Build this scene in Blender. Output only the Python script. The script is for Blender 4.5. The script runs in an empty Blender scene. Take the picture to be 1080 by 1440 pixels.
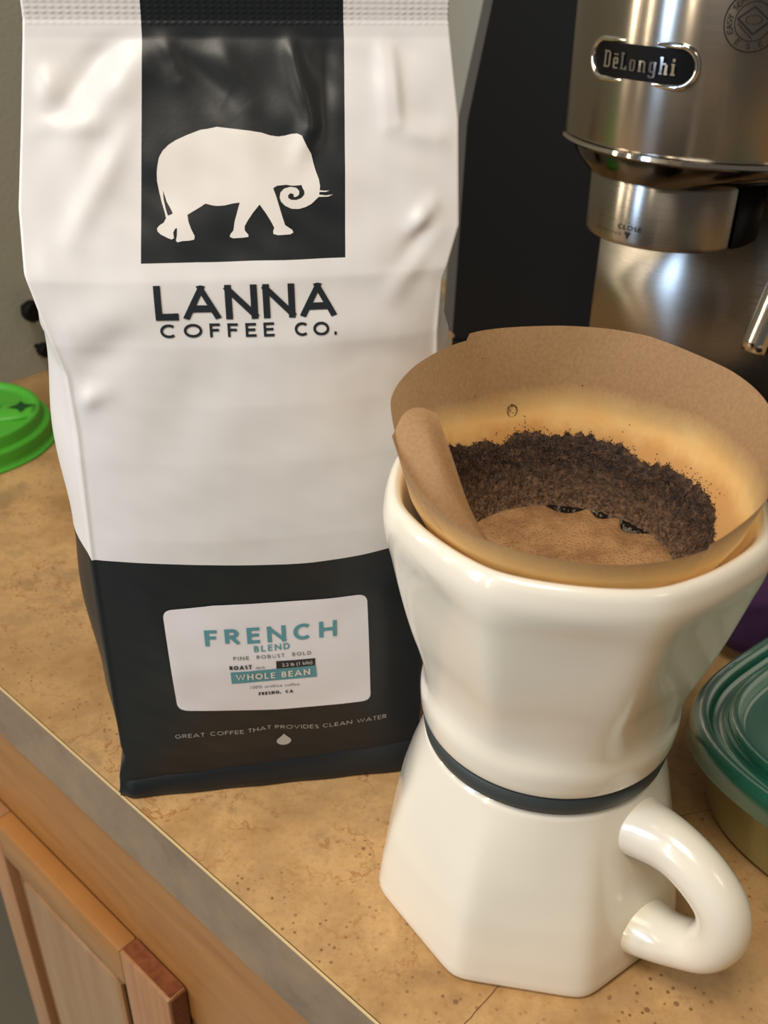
import bpy, bmesh, math, random
from mathutils import Vector, Matrix
random.seed(4)
SC = bpy.context.scene; COL = SC.collection
# ---------------- camera ----------------
CAM_H, F_PX = .32, 1390.
th, ro = math.radians(31.5), math.radians(1.0)
Fv = Vector((0, math.cos(th), -math.sin(th)))
R0 = Vector((1, 0, 0)); U0 = R0.cross(Fv)
Rv = R0*math.cos(ro)+U0*math.sin(ro); Uv = Rv.cross(Fv)
cam = bpy.data.cameras.new('camera'); camo = bpy.data.objects.new('camera', cam); COL.objects.link(camo)
camo.matrix_world = Matrix(((Rv.x, Uv.x, -Fv.x, 0), (Rv.y, Uv.y, -Fv.y, 0), (Rv.z, Uv.z, -Fv.z, CAM_H), (0, 0, 0, 1)))
cam.sensor_fit = 'VERTICAL'; cam.sensor_height = 36; cam.lens = 36*F_PX/1440.; cam.clip_start = .01
cam.dof.use_dof = True; cam.dof.focus_distance = .34; cam.dof.aperture_fstop = 17
SC.camera = camo
# ---------------- world and lights ----------------
w = bpy.data.worlds.new('world'); SC.world = w; w.use_nodes = True
w.node_tree.nodes['Background'].inputs[0].default_value = (.60, .53, .46, 1)
w.node_tree.nodes['Background'].inputs[1].default_value = .17
SC.view_settings.view_transform = 'Standard'; SC.view_settings.look = 'None'
SC.view_settings.exposure = 0; SC.view_settings.gamma = 1; SC.view_settings.use_curve_mapping = False
def area(name, loc, target, size, size_y, power, color):
    l = bpy.data.lights.new(name, 'AREA'); l.shape = 'RECTANGLE'; l.size = size; l.size_y = size_y
    l.energy = power; l.color = color
    o = bpy.data.objects.new(name, l); COL.objects.link(o); o.location = loc
    o.rotation_euler = (Vector(target)-Vector(loc)).to_track_quat('-Z', 'Y').to_euler()
    return o
def around(az, dist, z):        # a place in the room, seen from the espresso machine
    a = math.radians(az); return (.174-math.sin(a)*dist, .565-math.cos(a)*dist, z)
area('ceiling_lamp', (-.32, -.30, 1.65), (0, .3, .1), .55, .55, 18.3, (1, .90, .76))
area('side_fill', (1.1, -.6, 1.5), (0, .4, .1), .35, .35, 2.2, (1, .82, .62))  # unseen weak fill, added to brighten the left wall and machine front
area('counter_lamp', around(86, 1.45, .62), (.174, .565, .2), .05, 1.0, 4.2, (1, .82, .58))
area('shelf_lamp', around(74, 1.6, .62), (.174, .565, .2), .025, 1.1, 2.6, (1, .82, .58))
area('sink_lamp', around(45, 1.5, .62), (.174, .565, .2), .045, 1.1, 5.0, (1, .84, .62))
area('window_daylight', around(60, 1.9, .68), (.1, .45, .2), .24, 1.3, 11.0, (.50, .70, 1))

# ---------------- frames of reference ----------------
EA = Vector((-.1812, .3555, 0)); ED = Vector((.74578, -.66620, 0)); EN = Vector((.66620, .74578, 0))
def K(s, t, z=0.): return EA+ED*s+EN*t+Vector((0, 0, z))      # along the counter edge, into the counter, up
# ---------------- helpers ----------------
def link(o, parent=None):
    COL.objects.link(o)
    if parent: o.parent = parent
    return o
def thing(name, label, cat, loc=(0, 0, 0), group=None):
    o = bpy.data.objects.new(name, None); o.location = loc; link(o)
    o.empty_display_size = .01
    o['label'] = label; o['category'] = cat
    if group: o['group'] = group
    return o
def mesh(name, verts, faces, mats, parent=None, smooth=True, kind=None, label=None, mi=None, split=None):
    me = bpy.data.meshes.new(name)
    off = Vector(parent_world(parent))
    me.from_pydata([Vector(v)-off for v in verts], [], faces)
    if not isinstance(mats, (list, tuple)): mats = [mats]
    for m in mats: me.materials.append(m)
    if smooth: me.polygons.foreach_set('use_smooth', [True]*len(me.polygons))
    if mi: me.polygons.foreach_set('material_index', mi)
    me.update()
    o = link(bpy.data.objects.new(name, me), parent)
    if split and smooth:
        me.set_sharp_from_angle(angle=math.radians(split))
    if kind: o['kind'] = kind
    if label: o['label'] = label
    return o
def parent_world(p):
    v = Vector((0, 0, 0))
    while p: v += p.location; p = p.parent
    return v
def frombm(name, bm, mats, parent=None, **kw):
    bm.verts.index_update()
    v = [x.co.copy() for x in bm.verts]; f = [[q.index for q in x.verts] for x in bm.faces]
    bm.free()
    return mesh(name, v, f, mats, parent, **kw)
def box_bm(fr, a, b, bevel=.0, seg=2):
    """box between corners a and b in frame fr(x,y,z)"""
    bm = bmesh.new(); vs = []
    for z in (a[2], b[2]):
        for y in (a[1], b[1]):
            for x in (a[0], b[0]): vs.append(bm.verts.new((x, y, z)))
    for q in ((0, 2, 3, 1), (4, 5, 7, 6), (0, 1, 5, 4), (2, 6, 7, 3), (0, 4, 6, 2), (1, 3, 7, 5)): bm.faces.new([vs[i] for i in q])
    if bevel: bmesh.ops.bevel(bm, geom=list(bm.edges), offset=bevel, segments=seg, profile=.5, affect='EDGES')
    for v in bm.verts: v.co = fr(*v.co)
    bmesh.ops.recalc_face_normals(bm, faces=bm.faces)
    return bm
def box(name, fr, a, b, mat, parent=None, bevel=.0, seg=2, **kw):
    kw.setdefault('split', 40)
    return frombm(name, box_bm(fr, a, b, bevel, seg), mat, parent, **kw)
def W3(x, y, z): return Vector((x, y, z))
def lathe(name, prof, mat, parent=None, c=(0, 0), n=96, rfun=None, cap0=False, cap1=False, **kw):
    vs, fs = [], []
    for (r, z) in prof:
        for k in range(n):
            a = 2*math.pi*k/n; rr = rfun(r, z, a) if rfun else r
            vs.append((c[0]+rr*math.cos(a), c[1]+rr*math.sin(a), z))
    for i in range(len(prof)-1):
        for k in range(n):
            k2 = (k+1) % n; fs.append((i*n+k, i*n+k2, (i+1)*n+k2, (i+1)*n+k))
    if cap0: fs.append(tuple(range(n-1, -1, -1)))
    if cap1: fs.append(tuple((len(prof)-1)*n+k for k in range(n)))
    return mesh(name, vs, fs, mat, parent, **kw)
def catmull(P, m=10):
    out = []; P = [Vector(p) for p in P]; Q = [P[0]*2-P[1]]+P+[P[-1]*2-P[-2]]
    for i in range(1, len(Q)-2):
        for k in range(m):
            t = k/m; a, b, c, d = Q[i-1], Q[i], Q[i+1], Q[i+2]
            out.append(.5*((2*b)+(c-a)*t+(2*a-5*b+4*c-d)*t*t+(3*b-3*c+d-a)*t**3))
    out.append(P[-1]); return out
def tube(name, P, R, mat, parent=None, n=16, m=8, flat=None, caps=True, **kw):
    """swept tube; R list (per control point) of radii or (ra, rb)"""
    C = catmull(P, m); RR = catmull([Vector((*(r if isinstance(r, tuple) else (r, r)), 0)) for r in R], m)
    vs, fs = [], []; up = flat or Vector((0, 0, 1))
    for i, p in enumerate(C):
        t = (C[min(i+1, len(C)-1)]-C[max(i-1, 0)]).normalized()
        a = t.cross(up).normalized() if abs(t.dot(up)) < .99 else Vector((1, 0, 0)); b = a.cross(t)
        for k in range(n):
            q = 2*math.pi*k/n; vs.append(p+a*math.cos(q)*RR[i].x+b*math.sin(q)*RR[i].y)
    for i in range(len(C)-1):
        for k in range(n):
            k2 = (k+1) % n; fs.append((i*n+k, i*n+k2, (i+1)*n+k2, (i+1)*n+k))
    if caps: fs.append(tuple(range(n-1, -1, -1))); fs.append(tuple((len(C)-1)*n+k for k in range(n)))
    return mesh(name, vs, fs, mat, parent, **kw)
# ---- flat print laid on a surface ----
def poly_bm(loops):
    cu = bpy.data.curves.new('c', 'CURVE'); cu.dimensions = '2D'; cu.fill_mode = 'BOTH'
    for L in loops:
        sp = cu.splines.new('POLY'); sp.points.add(len(L)-1); sp.use_cyclic_u = True
        for p, q in zip(sp.points, L): p.co = (q[0]*100, q[1]*100, 0, 1)
    return curve_bm(cu, .01)
def curve_bm(cu, sc):
    o = bpy.data.objects.new('tmp', cu); COL.objects.link(o)
    bpy.context.view_layer.update()
    me = bpy.data.meshes.new_from_object(o.evaluated_get(bpy.context.evaluated_depsgraph_get()))
    bpy.data.objects.remove(o)
    bm = bmesh.new(); bm.from_mesh(me); bpy.data.meshes.remove(me)
    for v in bm.verts: v.co *= sc
    bmesh.ops.remove_doubles(bm, verts=bm.verts, dist=1e-7)
    return bm
def font_bm(text, spacing=1.0):
    cu = bpy.data.curves.new('f', 'FONT'); cu.body = text; cu.size = 1; cu.fill_mode = 'FRONT'; cu.space_character = spacing
    return curve_bm(cu, 1)
def lay(name, bm, fn, mat, parent, step=.003, **kw):
    """cut a flat 2D mesh along a grid, then lay it on the surface fn(x,y)->point"""
    xs = [v.co.x for v in bm.verts]; ys = [v.co.y for v in bm.verts]
    if step:
        for ax, lo, hi in ((0, min(xs), max(xs)), (1, min(ys), max(ys))):
            k = math.floor(lo/step)+1
            while k*step < hi:
                co = Vector((0, 0, 0)); co[ax] = k*step; no = Vector((0, 0, 0)); no[ax] = 1
                bmesh.ops.bisect_plane(bm, geom=list(bm.verts)+list(bm.edges)+list(bm.faces), plane_co=co, plane_no=no, dist=1e-8)
                k += 1
    for v in bm.verts: v.co = Vector(fn(v.co.x, v.co.y))
    return frombm(name, bm, mat, parent, smooth=kw.pop('smooth', True), **kw)
def arc(cx, cy, rx, ry, a0, a1, n=14):
    return [(cx+rx*math.cos(math.radians(a0+(a1-a0)*k/n)), cy+ry*math.sin(math.radians(a0+(a1-a0)*k/n))) for k in range(n+1)]
GL = {  # geometric sans capitals: (width, strokes) on a unit box
 'L': (.62, [[(0, 1), (0, 0), (1, 0)]]), 'A': (.98, [[(0, 0), (.5, 1.04)], [(.5, 1.04), (1, 0)], [(.2, .27), (.8, .27)]]),
 'N': (.88, [[(0, 0), (0, 1)], [(0, 1), (1, 0)], [(1, 0), (1, 1)]]), 'C': (.88, [arc(.55, .5, .55, .5, 48, 312, 22)]),
 'O': (1.02, [arc(.5, .5, .5, .5, 0, 360, 30)]), 'F': (.58, [[(0, 0), (0, 1), (1, 1)], [(0, .52), (.85, .52)]]),
 'E': (.6, [[(1, 1), (0, 1), (0, 0), (1, 0)], [(0, .52), (.9, .52)]]), 'R': (.68, [[(0, 0), (0, 1), (.45, 1)]+arc(.45, .75, .5, .25, 90, -90, 10)+[(0, .5)], [(.42, .5), (1, 0)]]),
 'H': (.86, [[(0, 0), (0, 1)], [(1, 0), (1, 1)], [(0, .5), (1, .5)]]), 'B': (.66, [[(0, 0), (0, 1), (.45, 1)]+arc(.45, .77, .42, .23, 90, -90, 8)+[(0, .54)], [(.4, .54)]+arc(.45, .27, .55, .27, 90, -90, 8)+[(0, 0)]]),
 'D': (.82, [[(0, 0), (0, 1), (.4, 1)]+arc(.4, .5, .6, .5, 90, -90, 14)+[(0, 0)]]), 'P': (.62, [[(0, 0), (0, 1), (.45, 1)]+arc(.45, .74, .55, .26, 90, -90, 10)+[(0, .48)]]),
 'I': (.16, [[(.5, 0), (.5, 1)]]), 'U': (.78, [[(0, 1), (0, .35)]+arc(.5, .38, .5, .38, 180, 360, 12)+[(1, .35), (1, 1)]]),
 'S': (.56, [arc(.5, .76, .45, .24, 40, 200, 10)+[(.2, .6), (.8, .42)]+arc(.5, .24, .5, .24, 20, -150, 10)]), 'T': (.64, [[(0, 1), (1, 1)], [(.5, 1), (.5, 0)]]),
 'W': (1.3, [[(0, 1), (.25, 0), (.5, .95), (.75, 0), (1, 1)]]), 'V': (.86, [[(0, 1), (.5, 0), (1, 1)]]),
 'G': (.94, [arc(.52, .5, .52, .5, 45, 340, 22)+[(1, .45), (.6, .45)]]), 'Y': (.8, [[(0, 1), (.5, .45), (1, 1)], [(.5, .45), (.5, 0)]]),
 'M': (1.0, [[(0, 0), (0, 1), (.5, .25), (1, 1), (1, 0)]]), '.': (.2, [[(.5, .02), (.5, .06)]]), ',': (.2, [[(.5, .06), (.4, -.08)]]), ' ': (.75, []), '-': (.4, [[(0, .5), (1, .5)]]),
}
def glyph_quads(ch, sw, W):
    out = []
    for st in GL[ch][1]:
        P = [(sw/2+x*(W-sw), sw/2+y*(1-sw)) for x, y in st]
        closed = len(P) > 3 and math.dist(P[0], P[-1]) < 1e-6
        n = len(P)
        def nrm(a, b):
            d = math.dist(a, b) or 1e-9; return (-(b[1]-a[1])/d, (b[0]-a[0])/d)
        Ls, Rs = [], []
        for i in range(n):
            p = P[i]
            if 0 < i < n-1 or closed:
                a = nrm(P[i-1] if i else P[n-2], p); b = nrm(p, P[i+1] if i < n-1 else P[1])
                m = (a[0]+b[0], a[1]+b[1]); l = math.hypot(*m) or 1e-9; m = (m[0]/l, m[1]/l)
                k = min(1.6, 1/max(.3, m[0]*a[0]+m[1]*a[1]))*sw/2; nx, ny = m[0]*k, m[1]*k; q = p
            else:
                a = nrm(P[0], P[1]) if i == 0 else nrm(P[-2], P[-1]); t = (a[1], -a[0]); e = -1 if i == 0 else 1
                e *= 0 if n > 9 else .5
                q = (p[0]+t[0]*e*sw, p[1]+t[1]*e*sw); nx, ny = a[0]*sw/2, a[1]*sw/2
            Ls.append((q[0]+nx, q[1]+ny)); Rs.append((q[0]-nx, q[1]-ny))
        for i in range(n-1): out.append((Rs[i], Rs[i+1], Ls[i+1], Ls[i]))
    return out
def sans_bm(text, p0, p1, h, sw=.16, track=.22, up=(0, 1)):
    """capitals from p0 to p1 along the baseline, cap height h"""
    Ws = [GL[c][0] for c in text]; tot = sum(Ws)+track*(len(text)-1)
    L = math.dist(p0, p1); kx = L/(tot*h); bx = ((p1[0]-p0[0])/L, (p1[1]-p0[1])/L)
    bm = bmesh.new(); x = 0
    for c, gw in zip(text, Ws):
        for q in glyph_quads(c, sw, gw*kx):
            vs = []
            for (a, b) in q:
                b = b if c in ',' else min(1., max(0., b)); a = x*kx+a
                vs.append(bm.verts.new((p0[0]+(bx[0]*a+up[0]*b)*h, p0[1]+(bx[1]*a+up[1]*b)*h, 0)))
            try: bm.faces.new(vs)
            except ValueError: pass
        x += gw+track
    return bm
def place_font(text, p0, p1, h, spacing=1.0):
    bm = font_bm(text, spacing); xs = [v.co.x for v in bm.verts]; ys = [v.co.y for v in bm.verts]
    L = math.dist(p0, p1); k = L/(max(xs)-min(xs)); x0 = min(xs); bx = ((p1[0]-p0[0])/L, (p1[1]-p0[1])/L)
    for v in bm.verts:
        a = (v.co.x-x0)*k; b = v.co.y/.73*h; v.co = Vector((p0[0]+bx[0]*a, p0[1]+bx[1]*a+b, 0))
    return bm
# ---------------- materials ----------------
def M(name, col, rough=.5, metal=0, spec=.5, coat=0, trans=0, ior=1.45, aniso=0):
    m = bpy.data.materials.new(name); m.use_nodes = True; b = m.node_tree.nodes['Principled BSDF']
    b.inputs['Base Color'].default_value = (*col, 1); b.inputs['Roughness'].default_value = rough; b.inputs['Metallic'].default_value = metal
    b.inputs['Specular IOR Level'].default_value = spec; b.inputs['Coat Weight'].default_value = coat; b.inputs['Coat Roughness'].default_value = .08
    b.inputs['Transmission Weight'].default_value = trans; b.inputs['IOR'].default_value = ior
    if aniso: b.inputs['Anisotropic'].default_value = aniso
    return m
class NT:
    def __init__(s, m): s.m = m; s.t = m.node_tree; s.b = s.t.nodes['Principled BSDF']; s.co = s.t.nodes.new('ShaderNodeTexCoord').outputs['Object']
    def n(s, typ, **kw):
        o = s.t.nodes.new(typ)
        for k, v in kw.items():
            if k.startswith('_'): setattr(o, k[1:], v)
            else:
                key = k.replace('__', ' '); i = o.inputs[key] if key in o.inputs else None
                s.set(i, v)
        return o
    def set(s, i, v):
        if isinstance(v, bpy.types.NodeSocket): s.t.links.new(v, i)
        else: i.default_value = v
    def map(s, scale=(1, 1, 1), rot=(0, 0, 0), loc=(0, 0, 0)):
        o = s.t.nodes.new('ShaderNodeMapping'); s.t.links.new(s.co, o.inputs[0]); o.inputs['Scale'].default_value = scale; o.inputs['Rotation'].default_value = rot; o.inputs['Location'].default_value = loc
        return o.outputs[0]
    def noise(s, scale, detail=3, rough=.55, vec=None, dist=0):
        return s.n('ShaderNodeTexNoise', Vector=vec or s.co, Scale=scale, Detail=detail, Roughness=rough, Distortion=dist).outputs[0]
    def vor(s, scale, vec=None, feature='F1', out=0):
        return s.n('ShaderNodeTexVoronoi', _feature=feature, Vector=vec or s.co, Scale=scale).outputs[out]
    def ramp(s, fac, stops):
        o = s.t.nodes.new('ShaderNodeValToRGB'); s.t.links.new(fac, o.inputs[0]); e = o.color_ramp.elements
        while len(e) < len(stops): e.new(.5)
        for k, (p, c) in enumerate(stops):
            e[k].position = p; e[k].color = (*c, 1) if isinstance(c, tuple) else (c, c, c, 1)
        return o.outputs[0]
    def math(s, op, a, b=0., c=0.):
        o = s.t.nodes.new('ShaderNodeMath'); o.operation = op
        for i, v in enumerate((a, b, c)): s.set(o.inputs[i], v)
        return o.outputs[0]
    def mix(s, f, a, b, bt='MIX'):
        o = s.t.nodes.new('ShaderNodeMix'); o.data_type = 'RGBA'; o.blend_type = bt
        s.set(o.inputs[0], f); s.set(o.inputs[6], a if not isinstance(a, tuple) else (*a, 1)); s.set(o.inputs[7], b if not isinstance(b, tuple) else (*b, 1))
        return o.outputs[2]
    def col(s, v): s.set(s.b.inputs['Base Color'], v)
    def rough(s, v): s.set(s.b.inputs['Roughness'], v)
    def bump(s, h, strength=.3, dist=.001):
        o = s.n('ShaderNodeBump', Height=h, Strength=strength, Distance=dist); s.t.links.new(o.outputs[0], s.b.inputs['Normal'])
def S(r, g, b):
    f = lambda c: (c/255/12.92) if c/255 <= .04045 else ((c/255+.055)/1.055)**2.4
    return (f(r), f(g), f(b))
# bag films
m_white = M('white_film', S(232, 231, 232), .36, spec=.45)
t = NT(m_white); t.bump(t.noise(900, 2), .04, .0004)
m_black = M('black_film', S(27, 32, 36), .38, spec=.5)
t = NT(m_black); t.bump(t.noise(700, 2), .05, .0004)
m_ink = M('black_ink', S(38, 44, 50), .4)
m_whiteink = M('white_print', S(236, 232, 228), .33)
m_greyink = M('pale_grey_print', S(190, 190, 186), .5)
m_paperlabel = M('sticker_paper', S(242, 240, 246), .55)
t = NT(m_paperlabel); t.bump(t.noise(260, 3), .15, .0003)
m_teal = M('teal_print', S(98, 160, 172), .55)
m_dink = M('dark_print', S(45, 45, 52), .55)
m_gink = M('grey_print', S(120, 122, 126), .55)
# ceramic
m_cer = M('white_ceramic', S(238, 230, 218), .22, spec=.5, coat=.6)
t = NT(m_cer); t.col(t.mix(t.ramp(t.noise(14, 2), [(.35, 0.), (.7, 1.)]), S(235, 230, 217), S(231, 225, 209))); t.bump(t.noise(35, 1), .05, .002)
m_rub = M('grey_black_rubber', S(54, 62, 64), .5)
# counter laminate
m_top = M('tan_stone_laminate', S(190, 150, 98), .38)
t = NT(m_top)
c = t.ramp(t.noise(16, 7, .68), [(.33, S(140, 106, 64)), (.45, S(176, 138, 90)), (.57, S(200, 161, 110)), (.68, S(156, 127, 90))])
c = t.mix(t.ramp(t.noise(42, 5, .7), [(.46, 0.), (.68, .55)]), c, S(170, 140, 100))
wv = t.noise(9, 3, .5); vein = t.math('ABSOLUTE', t.math('SUBTRACT', t.noise(30, 5, .62, dist=.35), .5))
vm = t.math('MULTIPLY', t.ramp(vein, [(.0, 1.), (.010, 0.)]), t.ramp(t.noise(15, 2), [(.51, 0.), (.60, 1.)]))
c = t.mix(t.math('MULTIPLY', vm, .75), c, S(150, 92, 44))
pm = t.ramp(t.noise(14, 2, vec=t.map(loc=(3, 1, 0))), [(.42, 0.), (.56, 1.)])
v1 = t.ramp(t.vor(330), [(.17, 1.), (.27, 0.)]); v1 = t.math('MULTIPLY', v1, t.ramp(t.noise(170, 1), [(.46, 0.), (.55, 1.)]))
c = t.mix(t.math('MULTIPLY', t.math('MULTIPLY', v1, pm), .85), c, S(120, 82, 42))
v2 = t.ramp(t.vor(60, vec=t.map(loc=(5, 2, 0))), [(.045, 1.), (.075, 0.)])
c = t.mix(t.math('MULTIPLY', v2, .7), c, S(96, 56, 32))
c = t.mix(t.ramp(t.noise(420, 2), [(.52, 0.), (.75, .35)]), c, S(150, 112, 66))
c = t.mix(t.ramp(t.noise(6, 3), [(.42, .45), (.62, 0.)]), c, S(150, 118, 78)); t.col(c); t.bump(t.noise(120, 4), .08, .0006)
m_edge = M('brown_grey_laminate', S(142, 122, 104), .5)
t = NT(m_edge); c = t.ramp(t.noise(30, 6, .65, vec=t.map((1, 1, 1))), [(.35, S(120, 102, 84)), (.55, S(138, 118, 97)), (.7, S(150, 126, 103))]); t.col(t.mix(t.ramp(t.noise(260, 3), [(.5, 0.), (.75, .5)]), c, S(140, 124, 106)))
m_glue = M('pale_laminate_core', S(214, 190, 140), .4)
def wood(name, c0, c1, c2, ang):
    m = M(name, c1, .38); t = NT(m)
    n = t.noise(1, 5, .6, vec=t.map(scale=ang)); c = t.ramp(n, [(.3, c0), (.5, c1), (.72, c2)])
    c = t.mix(t.ramp(t.noise(1, 3, .7, vec=t.map(scale=tuple(a*5 for a in ang))), [(.5, 0.), (.8, .2)]), c, c0)
    t.col(c); t.bump(n, .08, .0005); return m
# objects are modelled in world space: grain runs along the counter edge for rails, upright for stiles
m_wr = wood('maple_rail_wood', S(148, 98, 50), S(160, 110, 58), S(170, 119, 65), (14, 14, 110))
m_ws = wood('maple_stile_wood', S(148, 104, 68), S(162, 117, 80), S(172, 129, 90), (150, 150, 9))
m_wp = wood('maple_panel_wood', S(146, 108, 74), S(156, 119, 84), S(166, 130, 94), (90, 90, 6))
m_wend = wood('dark_end_grain', S(96, 50, 28), S(122, 68, 40), S(134, 78, 48), (200, 200, 200))
m_wall = M('grey_painted_wall', S(166, 166, 156), .6)
t = NT(m_wall); t.bump(t.noise(300, 4, .6), .35, .0012)
m_floor = M('floor_tile', S(150, 150, 132), .6); t = NT(m_floor); t.col(t.ramp(t.noise(5, 4), [(.4, S(196, 196, 176)), (.6, S(208, 206, 188))]))
# metals and plastics
def brushed(name, col, r, k=1):
    m = M(name, col, r, 1); t = NT(m)
    n = t.noise(1, 4, .7, vec=t.map(scale=(25, 25, 2600)))
    t.rough(t.math('MULTIPLY_ADD', n, .10, r-.05)); t.b.inputs['Anisotropic'].default_value = .92; t.b.inputs['Anisotropic Rotation'].default_value = .25
    tg = m.node_tree.nodes.new('ShaderNodeTangent'); tg.direction_type = 'RADIAL'; tg.axis = 'Z'; m.node_tree.links.new(tg.outputs[0], t.b.inputs['Tangent'])
    return m
m_steel = brushed('brushed_steel', (.42, .385, .34), .24)
m_steel2 = brushed('worn_steel', (.38, .36, .33), .28)
m_chrome = M('chrome', (.75, .72, .68), .07, 1)
m_dchrome = M('dark_chrome', (.13, .12, .11), .12, 1)
m_bp = M('black_plastic', S(12, 12, 12), .5, spec=.22)
m_bg = M('black_gloss', S(10, 9, 10), .45, spec=.15)
m_gp = M('dark_grey_plastic', S(78, 76, 70), .5)
m_eng = M('engraved_black', S(30, 26, 24), .6)
m_green = M('green_plastic', S(80, 170, 52), .38, spec=.4)
m_green.node_tree.nodes['Principled BSDF'].inputs['Subsurface Weight'].default_value = .0
m_dgreen = M('slot_dark_green', S(18, 70, 30), .6)
m_purple = M('dark_purple_cloth', S(58, 26, 60), .9)
m_tl = M('teal_translucent_plastic', S(42, 124, 102), .24, spec=.2, trans=.5)
m_tb = M('olive_translucent_plastic', S(186, 176, 118), .3, trans=.35)
m_food = M('green_leftovers', S(92, 110, 40), .6); t = NT(m_food); t.col(t.ramp(t.noise(60, 4), [(.35, S(60, 84, 26)), (.6, S(140, 150, 60))])); t.bump(t.noise(60, 4), .8, .004)
# filter paper: diffuse and translucent, below the rim both wet and painted with the ceramic's backing glow
def paper(name, soaked_glow=True):
    m = bpy.data.materials.new(name); m.use_nodes = True; t = NT(m); nt = m.node_tree
    fib = t.noise(900, 3, .6, vec=t.map((1, 1, .8))); c = t.ramp(fib, [(.35, S(184, 148, 108)), (.65, S(196, 160, 120))])
    if soaked_glow:
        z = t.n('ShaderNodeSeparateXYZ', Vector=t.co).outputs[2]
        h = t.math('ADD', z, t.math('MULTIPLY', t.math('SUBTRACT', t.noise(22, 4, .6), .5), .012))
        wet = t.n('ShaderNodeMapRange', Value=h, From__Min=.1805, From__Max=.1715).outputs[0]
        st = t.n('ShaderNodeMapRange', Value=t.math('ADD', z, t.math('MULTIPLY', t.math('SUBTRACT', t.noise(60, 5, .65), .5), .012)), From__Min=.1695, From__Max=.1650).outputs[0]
        c = t.mix(wet, c, t.ramp(t.noise(60, 4), [(.35, S(252, 208, 136)), (.7, S(255, 222, 156))]))  # bright tint: wet paper plus painted glow of the white ceramic behind it
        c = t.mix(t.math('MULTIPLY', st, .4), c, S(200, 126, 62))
    p = t.b; t.col(c); p.inputs['Roughness'].default_value = .62; p.inputs['Specular IOR Level'].default_value = .25
    t.bump(t.math('ADD', fib, t.math('MULTIPLY', t.noise(160, 3), 1.2)), .18, .0005)
    tr = nt.nodes.new('ShaderNodeBsdfTranslucent'); nt.links.new(c, tr.inputs[0])
    mx = nt.nodes.new('ShaderNodeMixShader'); mx.inputs[0].default_value = .38
    out = nt.nodes['Material Output']; nt.links.new(p.outputs[0], mx.inputs[1]); nt.links.new(tr.outputs[0], mx.inputs[2]); nt.links.new(mx.outputs[0], out.inputs[0])
    return m
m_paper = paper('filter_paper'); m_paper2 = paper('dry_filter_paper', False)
m_grounds = M('wet_coffee_grounds', S(58, 38, 26), .33)
t = NT(m_grounds)
gz_ = t.n('ShaderNodeMapRange', Value=t.math('ADD', t.n('ShaderNodeSeparateXYZ', Vector=t.co).outputs[2], t.math('MULTIPLY', t.math('SUBTRACT', t.noise(160, 4, .7), .5), .010)), From__Min=.0165, From__Max=.0035).outputs[0]
t.col(t.mix(t.math('MULTIPLY', gz_, .8), t.ramp(t.noise(420, 4, .7), [(.35, S(28, 18, 13)), (.52, S(58, 40, 30)), (.68, S(104, 78, 56))]), t.ramp(t.noise(800, 3, .7), [(.4, S(70, 50, 36)), (.62, S(150, 118, 88))]))); t.bump(t.noise(700, 4, .7), .9, .0012)
m_foam = M('tan_coffee_foam', S(168, 128, 88), .4)
t = NT(m_foam); c = t.ramp(t.noise(70, 4, .6), [(.35, S(140, 104, 70)), (.6, S(180, 140, 98))]); c = t.mix(t.ramp(t.vor(900), [(.12, 1.), (.3, 0.)]), c, S(112, 80, 52)); t.col(c); t.bump(t.vor(900), .5, .0006)
m_liq = M('black_coffee', S(24, 18, 12), .05)
m_bub = M('bubble_film', (.9, .85, .75), .03, trans=.9, ior=1.2)
# ---- bag surface (shared) ----
BAG_P = (-.1055, .291); BAG_A = math.radians(9.1)
def sstep(a, b, x):
    t = min(1., max(0., (x-a)/(b-a))); return t*t*(3-2*t)
def interp(x, pts):
    if x <= pts[0][0]: return pts[0][1]
    for (x0, y0), (x1, y1) in zip(pts, pts[1:]):
        if x <= x1:
            t = (x-x0)/(x1-x0); return y0+(y1-y0)*t
    return pts[-1][1]
def bag_corner(z):      # front fold lines left and right
    l = interp(z, [(0,-.003),(.012,-.002),(.021,.0015),(.028,.0005),(.12,.0015),(.17,.0035),(.190,.0030),(.206,-.0015),(.222,-.0055),(.24,-.0052),(.262,-.0022),(.29,.0013),(.35,.003)])
    r = interp(z, [(0,.126),(.012,.127),(.021,.1225),(.03,.1235),(.12,.125),(.2,.124),(.216,.1255),(.232,.1315),(.262,.1325),(.29,.1302),(.35,.1300)])
    return l, r
def bag_side(z):        # how far the side gussets bulge past the fold lines
    return interp(z, [(0,0),(.012,.0),(.021,.001),(.045,.0085),(.12,.0115),(.17,.0125),(.19,.0115),(.205,.0065),(.222,.0015),(.25,.0005),(.29,0),(.35,0)])
def bag_thick(z):
    return interp(z, [(0,.072),(.05,.072),(.16,.070),(.205,.064),(.285,.004),(.29,.0016),(.35,.0016)])
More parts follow.
